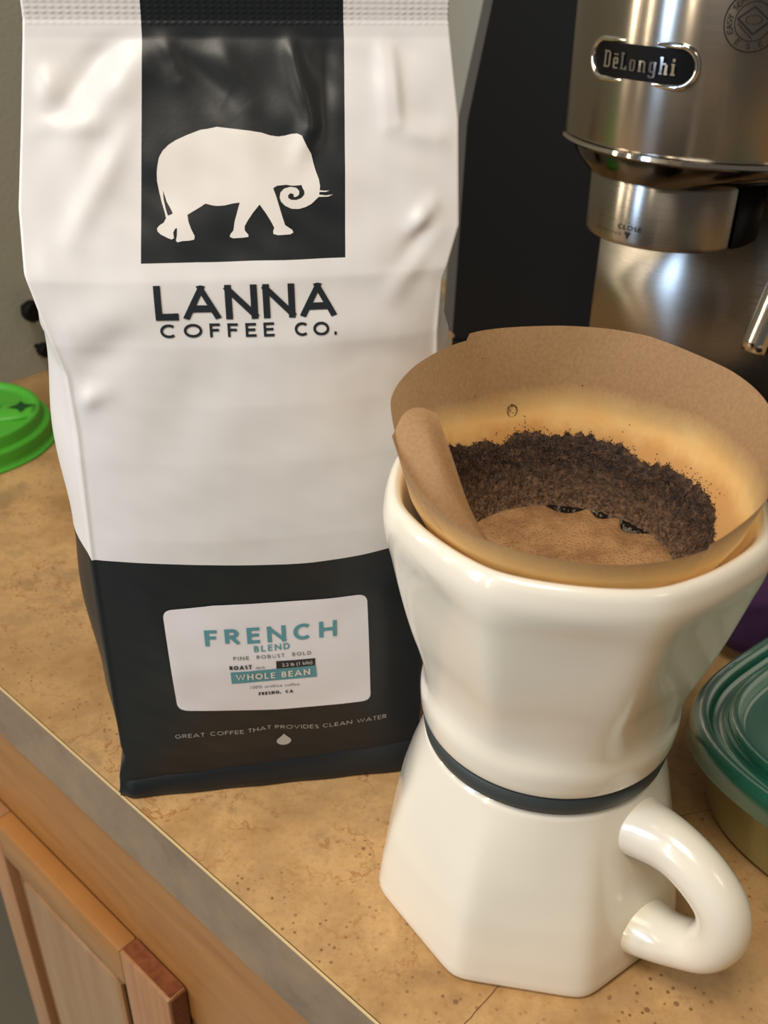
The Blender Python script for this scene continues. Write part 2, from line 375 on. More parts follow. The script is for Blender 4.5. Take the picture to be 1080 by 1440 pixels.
#ridges: s0,z0,s1,z1,width,height
RIDGES = [(.006,.262,.034,.292,.0045,-.0016),(.012,.256,.040,.286,.006,.0016),(.010,.232,.030,.262,.004,.0014),
 (.003,.275,.012,.270,.004,.0012),(.001,.262,.020,.262,.003,.0012),(.079,.288,.085,.262,.0028,.0016),(.085,.262,.080,.252,.003,.0012),(.091,.285,.089,.258,.003,-.0009),
 (.112,.282,.113,.262,.0018,.0010),(.109,.285,.110,.262,.003,.0012),(.110,.260,.133,.257,.0035,.0010),(.116,.232,.122,.238,.003,.0022),(.112,.222,.121,.234,.0035,-.0016),(.108,.213,.119,.228,.004,.0012),
 (.0035,.180,.014,.185,.0035,.0014),(.010,.193,.024,.204,.006,-.0014),(.008,.205,.03,.214,.008,.0012),(.040,.290,.046,.275,.003,.0012),(.046,.280,.060,.270,.004,-.0010),(.055,.292,.066,.268,.004,.0010),
 (.06,.262,.075,.240,.006,.0007),(.02,.105,.028,.06,.006,.0009),(.105,.1,.11,.05,.006,.0009),(.03,.16,.05,.2,.01,-.0010),(.095,.19,.112,.15,.009,-.0012),(.09,.205,.118,.20,.006,.0010)]
def bag_depth(s, z):    # towards the viewer positive
    l, r = bag_corner(z); u = (s-l)/(r-l); uu = min(1., max(0., u))
    base = interp(z, [(0,0),(.05,.0),(.16,.0),(.20,-.002),(.22,-.0055),(.285,-.033),(.29,-.0345),(.35,-.0345)])
    bul = interp(z, [(0,0),(.02,.001),(.07,.0075),(.13,.0105),(.18,.0095),(.22,.006),(.265,.002),(.285,0),(.35,0)])
    d = base + bul*(1-abs(2*uu-1)**2.6)
    k = sstep(0, .06, uu)*sstep(0, .06, 1-uu)*(1-sstep(.280, .2885, z))
    for s0, z0, s1, z1, w, h in RIDGES:
        ds, dz = s1-s0, z1-z0; L = ds*ds+dz*dz
        t = min(1., max(0., ((s-s0)*ds+(z-z0)*dz)/L))
        q = ((s-s0-t*ds)**2+(z-z0-t*dz)**2)/(w*w)
        if q < 9: d += h*math.exp(-q)*(math.sin(math.pi*(.15+.7*t)))*(k if z > .02 else 1)
    a = .35+.65*sstep(.17, .25, z)
    d += k*a*.00030*(math.sin(90*s+210*z+1.3)*math.sin(160*s-95*z+.7)+.6*math.sin(260*s+150*z+2.)*math.sin(75*s+330*z))
    d += k*.00006*math.sin(420*s+300*z)*math.sin(380*z-190*s+1)*a
    return d
def bag_world(s, z, off=0., d=None):
    if d is None: d = bag_depth(s, z)
    d += off
    ca, sa = math.cos(BAG_A), math.sin(BAG_A)
    return (BAG_P[0]+ca*s+sa*d, BAG_P[1]+sa*s-ca*d, z)
# ---- end ----
ELEPHANT = [(0.03690,0.24717),(0.03697,0.24940),(0.03740,0.25160),(0.03807,0.25376),(0.03923,0.25535),(0.04120,0.25695),(0.04344,0.25812),(0.04660,0.25931),(0.05103,0.26070),(0.05352,0.26103),(0.05604,0.26155),(0.05850,0.26129),(0.06219,0.26090),(0.06590,0.26045),(0.06962,0.25980),(0.07209,0.25902),(0.07459,0.25864),(0.07682,0.25889),(0.07873,0.25935),(0.08061,0.25951),(0.08198,0.25893),(0.08263,0.25745),(0.08350,0.25571),(0.08452,0.25391),(0.08507,0.25135),(0.08569,0.24913),(0.08649,0.24692),(0.08673,0.24499),(0.08653,0.24400),(0.08787,0.24380),(0.08961,0.24381),(0.08849,0.24345),(0.08643,0.24350),(0.08626,0.24278),(0.08842,0.24250),(0.09070,0.24272),(0.08905,0.24215),(0.08616,0.24216),(0.08515,0.24139),(0.08380,0.24027),(0.08183,0.23941),(0.07955,0.23895),(0.07731,0.23917),(0.07546,0.24003),(0.07426,0.24118),(0.07390,0.24230),(0.07425,0.24366),(0.07547,0.24465),(0.07742,0.24507),(0.07931,0.24473),(0.08014,0.24382),(0.08001,0.24288),(0.07934,0.24240),(0.07850,0.24220),(0.07827,0.24266),(0.07842,0.24298),(0.07742,0.24336),(0.07662,0.24289),(0.07656,0.24207),(0.07749,0.24153),(0.07908,0.24141),(0.08071,0.24191),(0.08167,0.24285),(0.08173,0.24379),(0.08122,0.24469),(0.08096,0.24547),(0.08000,0.24538),(0.07808,0.24532),(0.07619,0.24566),(0.07331,0.24550),(0.07206,0.24489),(0.07280,0.24289),(0.07355,0.24010),(0.07431,0.23728),(0.07510,0.23470),(0.07724,0.23332),(0.07752,0.23263),(0.07652,0.23209),(0.07269,0.23197),(0.07132,0.23233),(0.07125,0.23306),(0.07169,0.23401),(0.07074,0.23589),(0.06932,0.23818),(0.06759,0.24052),(0.06557,0.23849),(0.06350,0.23601),(0.06258,0.23464),(0.06250,0.23353),(0.06354,0.23227),(0.06350,0.23171),(0.06192,0.23151),(0.05876,0.23140),(0.05779,0.23182),(0.05797,0.23250),(0.05905,0.23360),(0.05953,0.23583),(0.06055,0.23857),(0.06155,0.24110),(0.05947,0.24090),(0.05693,0.24042),(0.05443,0.24033),(0.05289,0.24058),(0.05106,0.24105),(0.04879,0.23983),(0.04532,0.23815),(0.04554,0.23620),(0.04619,0.23427),(0.04710,0.23242),(0.04690,0.23148),(0.04564,0.23123),(0.04315,0.23109),(0.04176,0.23076),(0.04130,0.23127),(0.04173,0.23266),(0.04194,0.23460),(0.04132,0.23449),(0.04068,0.23349),(0.04074,0.23194),(0.04009,0.23155),(0.03888,0.23193),(0.03680,0.23294),(0.03594,0.23376),(0.03588,0.23459),(0.03669,0.23541),(0.03798,0.23607),(0.03882,0.23733),(0.03852,0.23896),(0.03780,0.24166),(0.03728,0.24438)]
TAIL_GAP = [(0.03842,0.24476),(0.03871,0.24382),(0.03934,0.24165),(0.04043,0.23976),(0.04096,0.23858),(0.04012,0.23815),(0.03937,0.23799),(0.03889,0.23977),(0.03846,0.24219)]
BADGE = (-.079, .2588)
EMBLEM = (.545, .2791)
CLOSE_A = .005
# ================= setting =================
def struct(o): o['kind'] = 'structure'; return o
struct(box('floor', K, (-2.2, -2.4, -.92), (1.6, .66, -.90), m_floor))
struct(box('wall_left', K, (-.40, -.02, -.90), (-.3165, .62, 1.4), m_wall))
struct(box('wall_back', K, (-.40, .62, -.90), (1.5, .66, 1.4), m_wall))
# ---- worktop ----
top = thing('countertop', 'tan stone-patterned laminate countertop with brown-grey front edge', 'countertop', K(0, 0, -.038))
box('slab', K, (-.3162, .0012, -.0379), (1.2, .619, 0), m_top, top, bevel=0)
box('edge_strip', K, (-.3162, 0, -.038), (1.2, .0011, -.0006), m_edge, top, label='brown-grey laminate edge strip')
box('edge_seam', K, (-.3162, -.0001, -.0006), (1.2, .0007, .00003), m_glue, top, label='pale seam line along the edge')
# ---- base cabinet ----
cab = thing('base_cabinet', 'orange maple base cabinet with panel doors under the countertop', 'cabinet', K(.1, .3, -.9))
box('carcass', K, (-.080, .033, -.80), (1.15, .60, -.0385), m_wp, cab)
box('toe_kick', K, (-.080, .08, -.899), (1.15, .60, -.80), m_wend, cab)
box('top_rail', K, (-.3162, .013, -.165), (1.15, .032, -.0385), m_wr, cab)
box('stile', K, (.085, .014, -.80), (.14, .032, -.165), m_ws, cab)
def door(s0, s1, zt, zb):
    d = bpy.data.objects.new('door', None); link(d, cab); d.location = K(s0, .002, zb)-parent_world(cab)
    sw = .041; T0, T1 = .0015, .0125
    box('stile', K, (s0, T0, zb), (s0+sw*.55, T1, zt-.0), m_ws, d, bevel=.0012)
    box('stile', K, (s1-sw, T0, zb), (s1, T1, zt), [m_ws], d, bevel=.0012)
    box('end_grain', K, (s1-sw+.001, T0+.002, zt-.002), (s1-.001, T1-.0005, zt+.0006), m_wend, d, label='dark red-brown end grain')
    box('end_edge', K, (s1-.002, T0+.0015, zb), (s1+.0006, T1-.0005, zt-.001), m_wend, d, label='dark red-brown side edge')
    box('rail', K, (s0+sw*.55, T0, zt-.030), (s1-sw, T1, zt), m_wr, d, bevel=.0012)
    box('rail', K, (s0+sw*.55, T0, zb), (s1-sw, T1, zb+.045), m_wr, d, bevel=.0012)
    a, b, c0, c1 = s0+sw*.55, s1-sw, zb+.045, zt-.030
    box('panel', K, (a, .0075, c0), (b, .012, c1), m_wp, d)
    box('raised_field', K, (a+.012, .0035, c0+.012), (b-.012, .0075, c1-.012), m_wp, d, bevel=.003, seg=1)
    return d
door(-.083, .105, -.140, -.78)
door(.150, .40, -.140, -.78)

# ================= coffee bag =================
bag = thing('coffee_bag', 'tall white and black coffee bag with an elephant print and a sticker label', 'bag', bag_world(.065, 0, -.035, 0))
def bag_rows():
    z = []; 
    def seg(a, b, n): z.extend(a+(b-a)*i/n for i in range(n))
    seg(0, .026, 40); seg(.026, .1192, 80); seg(.1192, .2251, 120); seg(.2251, .288, 84); seg(.288, .302, 40); seg(.302, .3155, 20); z.append(.3155)
    return z
def build_bag():
    rows = bag_rows(); NL, NP, NR, NS = 44, 112, 44, 14
    us = [(0, i/NL) for i in range(NL)]+[(1, i/NP) for i in range(NP)]+[(2, i/NR) for i in range(NR+1)]
    NF = len(us); ring = NF+NS-1+NF//4+NS-1
    verts, faces, mi = [], [], []
    for zr in rows:
        l, r = bag_corner(zr); pl = interp(zr, [(0, .0300), (.2251, .0302), (.258, .0331), (.284, .0354), (.33, .037)]); pr = interp(zr, [(0, .0935), (.2251, .0935), (.257, .0954), (.284, .0969), (.33, .097)])
        T = bag_thick(zr); B = bag_side(zr); row = []
        cr = 1-sstep(.2865, .289, zr)
        for (g, f) in us:
            s = (l+(pl-l)*f, pl+(pr-pl)*f, pr+(r-pr)*f)[g]; u = (s-l)/(r-l)
            z = zr+.0012*math.sin(math.pi*2.2*u+.3)*math.exp(-((zr-.1192)/.02)**2)-(.0016*u)*math.exp(-((zr-.2251)/.02)**2)*0
            d = bag_depth(s, z)+.0007*(math.exp(-((s-l)/.0009)**2)+math.exp(-((s-r)/.0009)**2))*sstep(.03, .05, zr)*(1-sstep(.19, .22, zr))
            if zr > .2885: d += .00032*max(0, math.sin(2*math.pi*s/.00235))*max(0, math.sin(2*math.pi*(zr-.2885)/.0015)) if zr < .2965+0 else .0002
            row.append(bag_world(s, z, 0, d))
        dl, dr = bag_depth(l, zr), bag_depth(r, zr)
        wob = .0012*math.sin(zr*90)*(1 if .03 < zr < .2 else 0)
        for k in range(1, NS):
            f = k/NS; row.append(bag_world(r+(B+wob)*math.sin(math.pi*f)**1.1, zr, 0, dr-T*f))
        nb = NF//4
        for k in range(nb):
            f = k/(nb-1); s = r+(l-r)*f; u = (s-l)/(r-l)
            row.append(bag_world(s, zr, 0, dr+(dl-dr)*f-T-.004*math.sin(math.pi*f)*(1-sstep(.2, .28, zr))*sstep(0, .05, zr)))
        for k in range(1, NS):
            f = 1-k/NS; row.append(bag_world(l-(B+wob)*math.sin(math.pi*f)**1.1, zr, 0, dl-T*f))
        verts += row; n = len(row)
    for i in range(len(rows)-1):
        zb = rows[i]
        for k in range(n):
            k2 = (k+1) % n; faces.append((i*n+k, i*n+k2, (i+1)*n+k2, (i+1)*n+k))
            panel = zb >= .22505 and NL <= k < NL+NP
            mi.append(1 if zb < .1191 or panel else 0)
    faces.append(tuple(range(n-1, -1, -1))); mi.append(1)
    faces.append(tuple((len(rows)-1)*n+k for k in range(n))); mi.append(0)
    return mesh('pouch', verts, faces, [m_white, m_black], bag, mi=mi)
build_bag()
def onbag(off): return lambda s, z: bag_world(s, z, off)
# base flap under the crease
def flap():
    vs, fs = [], []; N = 90
    for i in range(N+1):
        u = i/N; e = sstep(0, .05, u)*sstep(0, .05, 1-u)
        for (dz, dd) in ((0., -.002), (0., .0018*e), (.0008, .0028*e), (.0030, .0026*e), (.0070+.007*u, .0016*e), (.0088+.008*u, -.0006)):
            s = -.0040+u*.1305+(.0022*(dz/.008)*(1-u)**8)+.002*max(0, 1-dz/.0018)*(1-u)**20
            vs.append(bag_world(s, dz, 0, dd+(0 if 0 < dz < .001 else 0)+.0002*math.sin(30*u+dz*300)))
    for i in range(N):
        for k in range(5): fs.append((i*6+k, (i+1)*6+k, (i+1)*6+k+1, i*6+k+1))
    mesh('bottom_flap', vs, fs, m_black, bag)
flap()
P = .00025
lay('elephant_print', poly_bm([ELEPHANT, TAIL_GAP]), onbag(P), m_whiteink, bag, .0014, label='white elephant silhouette on the black panel')
lay('lettering', sans_bm('LANNA', (.0333, .2088), (.0897, .2081), .0103, .205, .15), onbag(P), m_ink, bag, .002, label='bold black capitals LANNA')
lay('lettering', sans_bm('COFFEE', (.0343, .2034), (.0698, .2029), .0042, .19, .42), onbag(P), m_ink, bag, .002, label='small black capitals COFFEE')
lay('lettering', sans_bm('CO.', (.0763, .2026), (.0898, .2025), .0042, .19, .30), onbag(P), m_ink, bag, .002, label='small black capitals CO.')
# sticker
def rrect(P4, r, edge=None, n=8):
    out = []
    for i in range(4):
        p = Vector(P4[i]); a = (Vector(P4[i-1])-p).normalized(); b = (Vector(P4[(i+1) % 4])-p).normalized()
        for k in range(n+1):
            f = k/n; out.append(tuple(p+a*r*(1-f)**2+b*r*f**2))
        if edge and edge.get(i): out += edge[i]
    return out
TL, TR, BR, BL = (.0244, .1000), (.0998, .1004), (.1022, .0432), (.0252, .0478)
lab = lay('sticker', poly_bm([rrect([TL, TR, BR, BL], .0042, {0: [(.043, .1015), (.0636, .1013), (.082, .1008)], 2: [(.084, .0438), (.064, .0443)]})]), onbag(.0003), m_paperlabel, bag, .003, label='rounded white sticker label')
Q = .0005
def sub(bm, mat, nm='lettering', off=Q, label=None): lay(nm, bm, onbag(off), mat, lab, .003, label=label)
sub(sans_bm('FRENCH', (.0386, .0822), (.0882, .0820), .0079, .20, .36), m_teal, label='teal capitals FRENCH')
sub(sans_bm('BLEND', (.0565, .0777), (.0700, .0781), .0031, .17, .3), m_teal, label='teal capitals BLEND')
for tx, a, b in (('PINE', (.0485, .0743), (.0544, .0741)), ('ROBUST', (.0573, .0741), (.0679, .0742)), ('BOLD', (.0709, .0742), (.0781, .0740))): sub(sans_bm(tx, a, b, .0019, .15, .35), m_gink)
sub(sans_bm('ROAST', (.0468, .0694), (.0552, .0693), .0022, .22, .25), m_dink)
sub(place_font('dark', (.0567, .0690), (.0604, .0688), .0016), m_gink)
sub(poly_bm([[(.0646, .0723), (.0797, .0718), (.0797, .0680), (.0646, .0680)]]), m_dink, 'print_block', .00042)
sub(poly_bm([[(.0470, .0681), (.0799, .0681), (.0803, .0615), (.0471, .0616)]]), m_teal, 'print_block', .0004)
sub(place_font('2.2 lb (1 kilo)', (.0668, .0692), (.0785, .0692), .0019), m_whiteink, off=.0006)
sub(sans_bm('WHOLE', (.0489, .0634), (.0640, .0630), .0034, .18, .25), m_whiteink, off=.0006)
sub(sans_bm('BEAN', (.0665, .0630), (.0776, .0633), .0033, .18, .25), m_whiteink, off=.0006)
sub(place_font('100% arabica coffee', (.0541, .0580), (.0733, .0576), .0017, 1.1), m_gink)
sub(sans_bm('FRESNO, CA', (.0572, .0539), (.0707, .0537), .0018, .24, .3), m_dink)
zz = iter([(.02267, .0312, .0344, .0314), (.0367, .0316, .0501, .0313), (.0519, .0316, .0612, .0328), (.0629, .0326, .0807, .0300), (.0825, .0302, .0946, .0305), (.0968, .0304, .1091, .0313)])
for tx in 'GREAT COFFEE THAT PROVIDES CLEAN WATER'.split():
    a, b, c_, d_ = next(zz); lay('lettering', sans_bm(tx, (a, b), (c_, d_), .0023, .11, .22), onbag(.0003), m_greyink, bag, .003)
drop = [(.0663, .0289), (.0655, .0276), (.0642, .0263), (.0632, .0248)]+[(.0662+.0030*math.cos(a), .0243-.0026*math.sin(a)) for a in [math.pi*(1-k/10)*-1*-1 for k in range(0, 11)]]+[(.0690, .0252), (.0682, .0263), (.0670, .0278)]
lay('drop_print', poly_bm([drop]), onbag(.0003), m_greyink, bag, .003, label='pale grey water drop')

# ================= mug and dripper =================
CX, CY = .058, .26; PH0 = math.radians(-99)
def octr(Rc, a, p=26):
    q = sum(abs(math.cos(a-PH0-k*math.pi/4))**p for k in range(4))**(-1/p)   # 1 at a facet centre, ~1.08 at a corner
    return Rc*q
def shape(wf, sharp=26):
    return lambda r, z, a: (1-wf(z))*r+wf(z)*octr(r*.955, a, sharp)
mug = thing('coffee_mug', 'white octagonal ceramic mug with thick handle under the dripper', 'mug', (CX, CY, 0))
mo = shape(lambda z: interp(z, [(0, 1), (.035, .95), (.058, .45), (.070, .05), (.074, 0)]), 40)
prof = [(.0, .002), (.050, .002), (.0525, .0004), (.0555, .0002), (.0575, .0014), (.0580, .003)]
for i in range(1, 25):
    z = .003+.068*i/24; f = i/24
    prof.append((interp(z, [(.003, .0580), (.014, .0568), (.03, .0541), (.046, .0502), (.06, .0461), (.071, .0424)]), z))
prof += [(.0416, .0735), (.0400, .0745), (.038, .0738), (.036, .070), (.037, .05), (.045, .02), (.046, .006), (0, .006)]
lathe('body', prof, m_cer, mug, (CX, CY), 160, mo, split=60)
ph = math.radians(-49); U_ = Vector((math.cos(ph), math.sin(ph), 0)); side = Vector((-math.sin(ph), math.cos(ph), 0))
hp = [(.038, .0585), (.047, .0610), (.058, .0620), (.0685, .0590), (.0770, .0525), (.0795, .0425), (.0755, .0310), (.066, .0232), (.056, .0188), (.046, .0165)]
hr = [(.0105, .0130), (.0098, .0105), (.0092, .0090), (.0090, .0086), (.0088, .0085), (.0086, .0085), (.0084, .0086), (.0085, .0090), (.0096, .0110), (.0110, .0135)]
tube('handle', [Vector((CX, CY, 0))+U_*r+Vector((0, 0, z)) for r, z in hp], hr, m_cer, mug, n=28, m=8, flat=side)
drp = thing('pour_over_dripper', 'white ceramic pour-over dripper with faceted flare on top of the mug', 'coffee dripper', (CX, CY, .0746))
prof = [(.0400, .0748), (.0424, .0752), (.0428, .0775), (.0428, .0815), (.0424, .0818), (.040, .0820)]
lathe('gasket', prof, m_rub, drp, (CX, CY), 128, label='dark grey-black band around the waist')
do = shape(lambda z: interp(z, [(0.094, 0), (.103, .5), (.118, .9), (.145, 1), (.156, .85), (.163, .5), (.173, .35)]), 30)
out = [(.036, .0835), (.0418, .0825), (.0437, .0843), (.0443, .089), (.0443, .0925), (.0437, .0965), (.0436, .100), (.0445, .106), (.0465, .114), (.0495, .1235), (.0523, .134), (.0546, .144), (.0565, .1525), (.0583, .1595), (.0590, .1650), (.0583, .169), (.0572, .1712), (.0556, .1722), (.0540, .1716), (.0530, .1700)]
inn = [(.0525, .168), (.0475, .158), (.0425, .148), (.0325, .128), (.0225, .108), (.012, .092), (.010, .0855), (.036, .0845)]
prof = [(p.x, p.y) for p in catmull([Vector((r, z, 0)) for r, z in out], 4)]+inn
lathe('body', prof, m_cer, drp, (CX, CY), 192, do)
# ================= paper filter =================
fil = thing('paper_filter', 'unbleached brown paper cone filter standing up out of the dripper', 'coffee filter', (CX, CY, .10))
fil.location = (CX, CY, 0.0)
def pr_(z): return .0508+(.5*(z-.171) if z < .171 else .24*(z-.171))
TOPZ = [(0, .1935), (30, .1975), (60, .2), (90, .2005), (118, .2), (121.5, .1998), (123, .1978), (150, .1972), (175, .1952), (188, .189), (205, .1835), (230, .1800), (270, .1793), (300, .1805), (330, .1860), (360, .1935)]
def topz(deg): return interp(deg % 360, TOPZ)
NA, NZ = 240, 46; vs, fs = [], []
for i in range(NZ+1):
    for k in range(NA):
        dg = 360*k/NA; zt = topz(dg); f = i/NZ; z = .092+(zt-.092)*f; a = math.radians(dg)
        r = pr_(z)+.0004*math.sin(3*a+1)*max(0, (z-.165)/.03)+.0007*math.sin(7*a+z*60)*max(0, (z-.171)/.03)+(.0012*f**8 if 185 < dg < 300 else 0)
        if z < .171: r = max(.004, r)
        vs.append((CX+r*math.cos(a), CY+r*math.sin(a), z))
for i in range(NZ):
    for k in range(NA):
        k2 = (k+1) % NA; fs.append((i*NA+k, i*NA+k2, (i+1)*NA+k2, (i+1)*NA+k))
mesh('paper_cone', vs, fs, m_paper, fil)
# folded seam flap at the left
def pol(r, dg, z): a = math.radians(dg); return Vector((CX+r*math.cos(a), CY+r*math.sin(a), z))
G = [[pol(.0556, 184, .1905), pol(.0525, 181, .1950), pol(.0480, 179, .1960), pol(.0430, 180, .1945)],
     [pol(.0542, 196, .1840), pol(.0500, 196, .1870), pol(.0455, 196, .1890), pol(.0400, 194, .1860)],
     [pol(.0530, 212, .1760), pol(.0490, 213, .1780), pol(.0440, 213, .1780), pol(.0395, 211, .1755)],
     [pol(.0500, 232, .1680), pol(.0465, 231, .1690), pol(.0435, 230, .1690), pol(.0410, 229, .1670)]]
rows = [catmull(r, 8) for r in G]; cols = list(zip(*rows)); grid = [catmull(list(c), 8) for c in cols]
vs = [p for c in grid for p in c]; nr = len(grid[0]); fs = [(i*nr+j, (i+1)*nr+j, (i+1)*nr+j+1, i*nr+j+1) for i in range(len(grid)-1) for j in range(nr-1)]
mesh('folded_seam', vs, fs, m_paper2, fil, label='folded-over seam of the filter, at its left')
# ================= coffee in the filter =================
import mathutils
ns = mathutils.noise
def gz(dg):
    z = interp(dg % 360, [(0, .1585), (15, .1625), (30, .1625), (45, .1615), (60, .1630), (78, .1655), (90, .1640), (104, .1660), (112, .1625), (120, .1650), (140, .1665), (160, .165), (180, .1645), (220, .155), (270, .15), (330, .152), (360, .1585)])
    return z+.0022*ns.noise(Vector((dg*.09, 0, 3)))+.0012*ns.noise(Vector((dg*.4, 5, 3)))
gr = thing('coffee_grounds', 'dark wet coffee grounds clinging to the wall of the filter', 'coffee grounds', (CX, CY, .14))
NA, NZ = 420, 44; vs, fs = [], []
for i in range(NZ+1):
    for k in range(NA):
        dg = 360*k/NA; a = math.radians(dg); zt = gz(dg); f = i/NZ; z = .1385+(zt-.1385)*f
        p = Vector((a*14, z*420, 0)); th_ = .0021*(1-f**4)+.0002
        h = th_*(.75+.3*ns.noise(Vector((math.cos(a)*25, math.sin(a)*25, z*500)))+.25*ns.noise(Vector((math.cos(a)*75, math.sin(a)*75, z*1500))))
        r = pr_(z)-.0003-max(.0001, h); vs.append((CX+r*math.cos(a), CY+r*math.sin(a), z))
for i in range(NZ):
    for k in range(NA):
        k2 = (k+1) % NA; fs.append((i*NA+k, (i+1)*NA+k, (i+1)*NA+k2, i*NA+k2))
g = mesh('clinging_layer', vs, fs, m_grounds, gr, kind='stuff')
# loose specks of ground coffee on the paper and the bed
bm = bmesh.new()
def grain(p, s):
    m4 = Matrix.Translation(p) @ Matrix.Rotation(random.random()*6, 4, Vector((random.random(), random.random(), 1)).normalized()) @ Matrix.Diagonal((s, s*.8, s*.6, 1))
    bmesh.ops.create_icosphere(bm, subdivisions=1, radius=1, matrix=m4)
for k in range(4200):
    dg = random.uniform(-15, 215); zt = gz(dg); z = zt-abs(random.gauss(0, .006))+.0006
    if z < .141: continue
    grain(pol(pr_(z)-.0003-random.uniform(.0010, .0028)*min(1, max(.05, (zt-z)/.006)), dg, z), random.uniform(.00013, .00034))
for k in range(130):
    dg = random.choice([random.gauss(105, 7), random.gauss(20, 8), random.gauss(60, 25)]); z = gz(dg)+abs(random.gauss(0, .0016))
    grain(pol(pr_(z)-.0003, dg, z), random.uniform(.00012, .0003))
for dg, z in ((122, .1795), (118, .1915), (80, .181), (60, .1705)): grain(pol(pr_(z)-.0002, dg, z), .0003)
for k in range(26):   # ring-shaped splash spot
    a = k/26*2*math.pi; grain(pol(pr_(.1725+.0014*math.sin(a))-.0002, 106.5+2.0*math.cos(a), .1725+.0021*math.sin(a)), random.uniform(.0002, .0004))
for k in range(22): grain(pol(pr_(.1725)-.0002, 106.5+random.uniform(-1.6, 1.6), .1725+random.uniform(-.0016, .0016)), random.uniform(.0001, .00025))
frombm('loose_grains', bm, m_grounds, gr, kind='stuff')
cof = thing('brewing_coffee', 'foamy brown coffee pooled in the bottom of the filter', 'coffee', (CX, CY, .14))
ZL = .1432; RL = pr_(ZL)-.0012
n = 96; vs = [(CX, CY, ZL)]+[pol(RL, 360*k/n, ZL) for k in range(n)]; mesh('liquid', vs, [(0, 1+k, 1+(k+1) % n) for k in range(n)], m_liq, cof, label='black liquid coffee')
def frr(dg):
    d = dg % 360; base = RL+.0004
    gap = 0
    for c_, w_, g_ in ((82, 12, .0050), (60, 8, .0042), (40, 10, .0062)): gap = max(gap, g_*max(0, 1-((d-c_)/w_)**2))
    return base-gap-.0008*abs(ns.noise(Vector((d*.2, 1, 1))))*(1 if gap else .4)
vs, fs = [], []; NR_ = 22; n = 240
for i in range(NR_+1):
    for k in range(n):
        dg = 360*k/n; f = i/NR_; r = frr(dg)*f; p = pol(r, dg, 0)
        z = ZL+.0007*(1-f**10)+.0005*ns.noise(Vector((p.x*160, p.y*160, 0)))*(1-f**6)+.0001
        vs.append((p.x, p.y, z-(.0008 if i == NR_ else 0)))
for i in range(NR_):
    for k in range(n):
        k2 = (k+1) % n; fs.append((i*n+k, (i+1)*n+k, (i+1)*n+k2, i*n+k2))
mesh('foam', vs, fs, m_foam, cof, label='tan foam')
bm = bmesh.new()
for k in range(70):
    dg = random.choice([random.gauss(80, 12), random.gauss(40, 10), random.uniform(20, 110)]); r = frr(dg)+random.uniform(-.0008, .0016)
    if r > RL: r = RL-.0003
    bmesh.ops.create_uvsphere(bm, u_segments=10, v_segments=6, radius=random.uniform(.0002, .0007), matrix=Matrix.Translation(pol(r, dg, ZL+.0003)))
frombm('bubbles', bm, m_bub, cof, kind='stuff')

# ================= espresso machine =================
mc = thing('espresso_machine', 'steel and black espresso machine standing behind the filter', 'espresso machine', K(.13, .42, 0))
HX, HY = .174, .565
hs = (Vector((HX, HY, 0))-EA).dot(ED); ht = (Vector((HX, HY, 0))-EA).dot(EN)
def prism(name, pts, t0, t1, mat, **kw):   # outline in (s,z), extruded in t
    n = len(pts); vs = [K(s, t0, z) for s, z in pts]+[K(s, t1, z) for s, z in pts]
    fs = [tuple(range(n)), tuple(range(2*n-1, n-1, -1))]+[(i, n+i, n+(i+1) % n, (i+1) % n) for i in range(n)]
    bm = bmesh.new(); bv = [bm.verts.new(v) for v in vs]
    for f in fs: bm.faces.new([bv[i] for i in f])
    bmesh.ops.recalc_face_normals(bm, faces=bm.faces)
    bmesh.ops.bevel(bm, geom=list(bm.edges), offset=.002, segments=2, affect='EDGES')
    return frombm(name, bm, mat, mc, split=35, **kw)
sm = .122
prism('body', [(sm-.207, .03), (sm-.204, .19), (sm-.188, .27), (sm-.176, .34), (sm+.20, .34), (sm+.21, .03)], ht+.05, ht+.20, m_bp, label='black plastic body')
prism('side_trim', [(sm-.222, .03), (sm-.217, .19), (sm-.200, .27), (sm-.186, .345), (sm-.172, .345), (sm-.185, .27), (sm-.201, .19), (sm-.204, .03)], ht+.056, ht+.19, m_gp, label='dark grey side trim')
prism('drip_tray', [(sm-.06, .0005), (sm-.06, .028), (sm+.10, .028), (sm+.10, .0005)], ht-.035, ht+.05, m_bp)
prism('base', [(sm-.207, .0005), (sm-.207, .03), (sm+.21, .03), (sm+.21, .0005)], ht+.05, ht+.20, m_bp)
def half(name, prof, c, mat, n=100, label=None, a0=None, a1=None):   # rounded head: part of a lathe
    if a0 is None: return lathe(name, prof, mat, mc, c, n, label=label, split=40)
    vs, fs = [], []
    for r, z in prof:
        for k in range(n+1):
            a = math.radians(a0+(a1-a0)*k/n); vs.append((c[0]+r*math.cos(a), c[1]+r*math.sin(a), z))
    for i in range(len(prof)-1):
        for k in range(n): fs.append((i*(n+1)+k, i*(n+1)+k+1, (i+1)*(n+1)+k+1, (i+1)*(n+1)+k))
    return mesh(name, vs, fs, mat, mc, label=label)
RH = .080
half('boiler_housing', [(0, .2175), (RH-.004, .2175), (RH-.001, .2185), (RH, .2205), (RH, .34), (RH-.003, .344), (0, .345)], (HX, HY), m_steel, 140, label='brushed steel round housing')
half('chrome_lip', [(RH-.006, .2140), (RH-.001, .2145), (RH+.0008, .2160), (RH+.0006, .2178), (RH-.003, .2185)], (HX, HY), m_chrome, 140, label='thin chrome lip')
GXc, GYc = .1545, .550
vs, fs = [], []; n = 100
for j, (f, z) in enumerate(((0, .2145), (.25, .2085), (.7, .2045), (1, .2020))):
    for k in range(n):
        a = 2*math.pi*k/n; x = (1-f)*(HX+(RH-.005)*math.cos(a))+f*(GXc+.0480*math.cos(a)); y = (1-f)*(HY+(RH-.005)*math.sin(a))+f*(GYc+.0480*math.sin(a)); vs.append((x, y, z))
